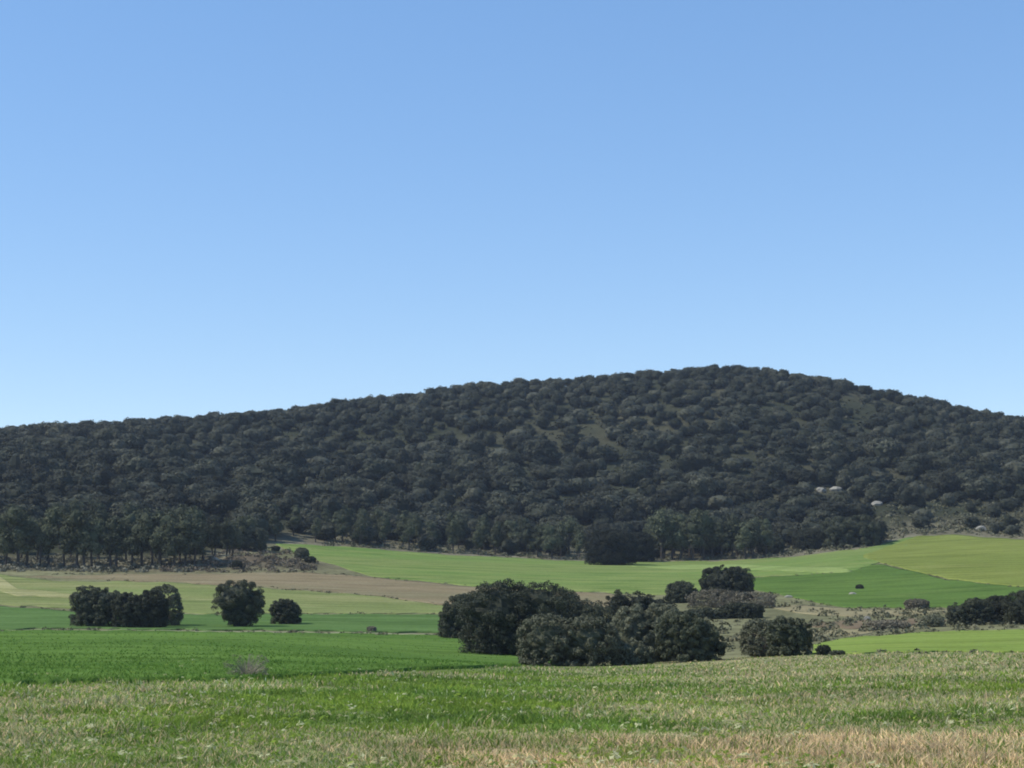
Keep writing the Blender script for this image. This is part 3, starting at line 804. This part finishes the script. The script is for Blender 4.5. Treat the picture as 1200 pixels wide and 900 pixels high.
# ------------------------------------------------------------------ scrub: low tussocks on the banks
def clumps(name, label, pts, zs, mat, w0, w1, hr, nl, leaf, seed, tbias=0.0):
    rng = np.random.RandomState(seed); Vs, Qs, Ts = [], [], []; off = 0
    for (x, y), z in zip(pts, zs):
        W = rng.uniform(w0, w1); H = W * hr * rng.uniform(.6, 1.3)
        d = rdir(rng, nl); d[:, 2] = np.abs(d[:, 2])
        P = d * np.array([W / 2, W / 2, H]) * rng.uniform(.7, 1.05, (nl, 1)) + np.array([x, y, z])
        V, Q = leaves(rng, P, d, leaf * W, .8, .5)
        Vs.append(V); Qs.append(Q + off); off += len(V)
        Ts.append(np.clip(rng.uniform(0, 1) * .7 + .3 * rng.rand(nl) + tbias, 0, 1))
    o = link(bpy.data.objects.new(name, mesh_np(name, np.concatenate(Vs), np.concatenate(Qs), mat, tint=np.concatenate(Ts))))
    tag(o, label, name.replace('_', ' '), kind='stuff')

def sample_region(n, X0, X1, top, bot, seed):
    rng = np.random.RandomState(seed); out = []
    for _ in range(n):
        X = rng.uniform(X0, X1); T_ = np.interp(X, *zip(*top)); B_ = np.interp(X, *zip(*bot))
        if B_ - T_ < .5: continue
        out.append(hit(X, rng.uniform(T_, B_)))
    return np.array(out)

M_SCR2 = foliage('scrub_leaves', (.075, .078, .042), (.195, .185, .115), rough=.85, spec=.1, vary=0)
bank_top = [(740, 706), (790, 700), (835, 694), (880, 693), (935, 703), (985, 712), (1060, 715), (1300, 714)]
bank_bot = [(740, 765), (850, 770), (955, 766), (955.5, 754), (1000, 746), (1200, 736), (1300, 735)]
M_HEATH = foliage('brown_heath', (.080, .068, .050), (.185, .155, .110), rough=.85, spec=.05, vary=0)
p = sample_region(520, 740, 1300, bank_top, bank_bot, 1)
clumps('scrub', 'low brown-green tussocks and dry stalks covering the bank between the fields', p, ground(p[:, 0], p[:, 1]), M_SCR2, .3, 1.7, .4, 26, .28, 2)
p = sample_region(420, 190, 372, [(190, 664), (235, 655), (262, 646), (322, 640), (350, 650), (372, 660)], [(190, 671), (372, 671)], 3)
clumps('heath', 'low grey-brown heath covering the knoll right of the left pine stand', p, ground(p[:, 0], p[:, 1]), M_HEATH, .5, 1.8, .45, 22, .3, 4)
p = sample_region(500, -60, 240, [(-60, 655), (240, 655)], [(-60, 670), (240, 671)], 5)
clumps('undergrowth', 'pale grey bushes and grass tangled under the left pine stand', p, ground(p[:, 0], p[:, 1]),
       foliage('pale_undergrowth', (.07, .072, .045), (.24, .225, .165), rough=.85, spec=.1, vary=0), .6, 2.0, .5, 22, .3, 6)
eX = [240, 322, 400, 520, 690, 840, 905, 1015, 1062, 1110, 1200, 1260]
p = sample_region(700, 380, 1260, [(x, float(wood_edge(x)) - 9) for x in eX], [(x, float(wood_edge(x)) - .5) for x in eX], 7)
clumps('edge_scrub', 'fringe of low dark and tan scrub where the wood meets the upland fields', p, ground(p[:, 0], p[:, 1]), M_SCR2, .5, 2.2, .5, 20, .3, 8)
p = sample_region(500, 900, 1260, [(900, 632), (1000, 610), (1030, 590), (1260, 585)], [(900, 652), (1015, 640), (1062, 627), (1110, 624), (1260, 634)], 9)
clumps('hillside_scrub', 'patchy brown-green scrub between the oaks above the olive field', p, ground(p[:, 0], p[:, 1]), M_SCR2, .6, 2.2, .5, 20, .3, 10)

yb_ = np.random.RandomState(66)
hx = yb_.uniform(-.36, .36, 5200); hy = yb_.uniform(415, 700, 5200); hx = hx * hy
hX, hY = pix(hx, hy, ground(hx, hy)); kk_ = hY < wood_edge(hX) - 5
p = np.stack([hx[kk_], hy[kk_]], 1)
clumps('hill_undergrowth', 'dull low scrub on the ground between the oaks of the hill', p, ground(p[:, 0], p[:, 1]),
       foliage('hill_scrub_leaves', (.034, .037, .025), (.095, .094, .064), rough=.85, spec=.05, vary=0), .8, 3.0, .38, 12, .42, 13)

# ragged weeds where one field meets the next
rngm = np.random.RandomState(88)
ep = []
for line, dens_ in (([(-60, 740), (60, 738.5), (280, 741), (520, 745), (560, 750)], 260), ([(-60, 708), (85, 716), (100, 720), (520, 720.5), (550, 722)], 200),
                    ([(30, 676), (200, 682.5), (360, 692.5), (450, 699.5), (510, 708.5), (565, 713)], 150), ([(370, 671), (440, 677), (560, 687.5), (720, 697), (800, 698)], 150),
                    ([(1030, 660), (1110, 680), (1200, 689), (1260, 693)], 80), ([(850, 679), (990, 671.5), (1030, 660)], 60), ([(880, 691), (935, 702), (985, 712), (1060, 714), (1240, 713)], 160),
                    ([(952, 757), (1000, 747), (1100, 741), (1250, 737)], 90), ([(955, 766), (1200, 764), (1260, 763)], 30), ([(60, 673), (360, 671)], 120)):
    lx, ly = zip(*line)
    for _ in range(dens_):
        X = rngm.uniform(lx[0], lx[-1])
        if fbm(X, 0, 25, 89, 2) + rngm.uniform(-.2, .2) < .45: continue
        ep.append(hit(X, np.interp(X, lx, ly) + rngm.normal() * .7))
p = np.array(ep)
clumps('boundary_weeds', 'ragged low weeds along the boundaries between the fields', p, ground(p[:, 0], p[:, 1]), M_SCR2, .2, .85, .32, 18, .3, 12)

# ------------------------------------------------------------------ grass of the near meadow
def blades(name, label, n, seed, y0, y1, u0, u1, colf, hf, wk=.00068, keepf=None, lean=1.1):
    rng = np.random.RandomState(seed)
    # nearer ground shows larger, so it carries more blades
    y = 1 / (1 / y1 + (1 / y0 - 1 / y1) * rng.rand(n))
    x = rng.uniform(u0, u1, n) * (y + 1.5)
    # gather into tufts
    m = n // 9; own = rng.randint(0, m, n); lone = rng.rand(n) < .35
    sp = .03 + .0035 * y[own]
    x = np.where(lone, x, x[own] + rng.normal(size=n) * sp); y = np.where(lone, y, y[own] + rng.normal(size=n) * sp * 2)
    if keepf is not None:
        k = keepf(x, y, rng); x = x[k]; y = y[k]
    n = len(x); z = ground(x, y)
    h = hf(x, y, rng); wd = wk * y * rng.uniform(.5, 1.9, n)
    an = rng.uniform(0, np.pi, n); dx = np.cos(an); dy = np.sin(an) * .6
    la = rng.uniform(0, 6.28, n); ll = h * lean * rng.rand(n)
    b = np.stack([x, y, z - .02], -1); side = np.stack([dx * wd, dy * wd, 0 * x], -1)
    mid = b + np.stack([np.cos(la) * ll * .35, np.sin(la) * ll * .35, h * .6], -1)
    tip = b + np.stack([np.cos(la) * ll, np.sin(la) * ll, h], -1)
    V = np.stack([b - side * .5, b + side * .5, mid + side * .4, mid - side * .4, tip + side * .08, tip - side * .08], 1).reshape(-1, 3)
    i0 = np.arange(n)[:, None] * 6
    Q = np.concatenate([i0 + np.array([0, 1, 2, 3]), i0 + np.array([3, 2, 4, 5])], 0)
    c = colf(x, y, rng); c = np.concatenate([c, c], 0)
    o = link(bpy.data.objects.new(name, mesh_np(name, V, Q, M_GRASS, tone=c)))
    tag(o, label, 'grass', kind='stuff')

M_GRASS = tone_mat('grass_blades', rough=.7, trans=.45, n_amt=.12, scale=.6, spec=.06)
pal = lambda *c: np.array(c)
C_GREEN = pal(.155, .238, .045); C_LUSH = pal(.235, .320, .050); C_PALE = pal(.42, .40, .20); C_STRAW = pal(.84, .63, .35); C_BROWN = pal(.46, .34, .20); C_WHITE = pal(.66, .66, .38)

def dryness(x, y):
    u = x / y
    # straw strip nearest the camera, the pale meadow on the right, scattered dry patches
    front = st(20.3 + 6.5 * (fbm(x, y, 2.2, 90, 3) - .5) * 2 - y, -1.5, 1.5) * st(u, -.12, .0) * (.75 + .25 * st(fbm(x, y, .8, 190, 2), .35, .6))
    rightp = st(u, -.02, .13) * st(y, 34, 50)
    left = st(fbm(x, y, 5.0, 95, 3), .50, .68) * st(40 - y, -4, 8) * .8
    mid = st(fbm(x, y, 8, 93, 3), .48, .66) * .7
    return np.clip(np.maximum.reduce([front * 1.0, rightp * (.45 + .5 * fbm(x, y, 6, 91, 2)), left, mid]), 0, 1), front

def meadow_col(x, y, rng):
    n = len(x); d, fr = dryness(x, y)
    g_ = st(fbm(x, y, 4, 97, 3), .35, .65)[:, None]
    c = C_GREEN * (1 - g_) + C_LUSH * g_
    r = rng.rand(n)
    dry = (r < d * .85)
    pale = np.where((rng.rand(n) < .55)[:, None], C_PALE, C_STRAW * .8)
    strawc = np.where((rng.rand(n) < .65)[:, None], C_STRAW, C_BROWN)
    c = np.where(dry[:, None], np.where((fr > .4)[:, None], strawc, pale), c)
    wh = rng.rand(n) < .02
    c = np.where(wh[:, None], C_WHITE, c)
    br = .78 + .5 * fbm(x, y, 1.6, 191, 2)[:, None]
    return c * rng.uniform(.65, 1.4, (n, 1)) * br
def meadow_h(x, y, rng):
    d, fr = dryness(x, y)
    t = fbm(x, y, 1.1, 99, 2)
    t = .5 * t + .5 * fbm(x, y, .4, 199, 2)
    return (.03 + .10 * st(t, .3, .75)) * rng.uniform(.5, 1.4, len(x)) * (1 + .3 * fr)
def in_meadow(x, y, rng):
    X, Y = pix(x, y, ground(x, y))
    edge = np.interp(X, [-600, 0, 150, 300, 420, 540, 660, 900, 1900], [806, 803, 800, 797, 789, 783, 778, 766, 764])
    return Y > edge + (st(-X, -760, -560)) * (12 * (fbm(x, y, 3.5, 301, 3) - .5) * 2 + rng.normal(size=len(x)) * 4.0 + 2) + rng.uniform(-1, 2, len(x))
blades('meadow_grass', 'tall mixed meadow grass, lush green with straw-coloured patches, nearest the viewer', 420000, 21, 13.5, 118, -.42, .42, meadow_col, meadow_h, keepf=in_meadow)

def crop_col(x, y, rng):
    g_ = fbm(x * .4, y, 5, 71, 3)[:, None]
    c = pal(.105, .190, .033) * (1 - g_) + pal(.145, .245, .045) * g_
    return c * rng.uniform(.8, 1.2, (len(x), 1))
def in_crop(x, y, rng):
    X, Y = pix(x, y, ground(x, y))
    e0 = np.interp(X, [-600, 0, 150, 300, 420, 540, 660], [806, 803, 800, 797, 789, 783, 779])
    e1 = np.interp(X, [-600, 60, 300, 520, 600, 660], [741, 739, 742, 745, 757, 772])
    return (Y < e0 + 1) & (Y > e1 + 1) & (X < 650)
blades('crop_grass', 'short even young wheat covering the near left green field', 60000, 22, 30, 180, -.42, .02, crop_col, lambda x, y, r: .10 + .10 * r.rand(len(x)), keepf=in_crop, wk=.0009)

# leafy weeds with broad pale leaves in the nearest meadow
rngw = np.random.RandomState(31)
n = 5200
y = 1 / (1 / 60 + (1 / 14 - 1 / 60) * rngw.rand(n)); x = rngw.uniform(-.40, .40, n) * y
k = (fbm(x, y, 3, 41, 3) > .47); x = x[k]; y = y[k]
Vs, Qs, Cs = [], [], []; off = 0
for xi, yi in zip(x, y):
    m = rngw.randint(5, 10); W = rngw.uniform(.03, .10)
    d = rdir(rngw, m); d[:, 2] = np.abs(d[:, 2]) * .6
    P = np.array([xi, yi, float(ground(xi, yi)) + rngw.uniform(.03, .16)]) + d * W * .6
    V, Q = leaves(rngw, P, np.array([[0, -.3, 1.0]]) + d * .6, W * .75, .6, .35)
    Vs.append(V); Qs.append(Q + off); off += len(V)
    base = (C_LUSH, C_PALE, C_GREEN, C_WHITE * .85)[rngw.choice(4, p=[.4, .25, .2, .15])]
    Cs.append(base * rngw.uniform(.8, 1.25, (m, 1)))
o = link(bpy.data.objects.new('leafy_weeds', mesh_np('leafy_weeds', np.concatenate(Vs), np.concatenate(Qs), M_GRASS, tone=np.concatenate(Cs))))
tag(o, 'small broad-leaved pale weeds dotted through the nearest meadow grass', 'weeds', kind='stuff')

# ------------------------------------------------------------------ thin air haze
HAZE = 0.00011
if HAZE > 0:
    hv = np.array([(sx, sy, sz) for sz in (-20, 122) for sy in (-60, 1000) for sx in (-700, 700)], float)
    hm = bpy.data.materials.new('thin_haze'); hm.use_nodes = True; nt = hm.node_tree; nt.nodes.clear()
    out = nt.nodes.new('ShaderNodeOutputMaterial'); pv = nt.nodes.new('ShaderNodeVolumePrincipled')
    pv.inputs['Color'].default_value = (.72, .83, 1, 1); pv.inputs['Density'].default_value = HAZE; pv.inputs['Anisotropy'].default_value = 0.1
    nt.links.new(pv.outputs[0], out.inputs['Volume'])
    o = link(bpy.data.objects.new('haze', mesh_np('haze', hv, [(0, 2, 3, 1), (4, 5, 7, 6), (0, 1, 5, 4), (2, 6, 7, 3), (0, 4, 6, 2), (1, 3, 7, 5)], hm)))
    tag(o, kind='stuff')
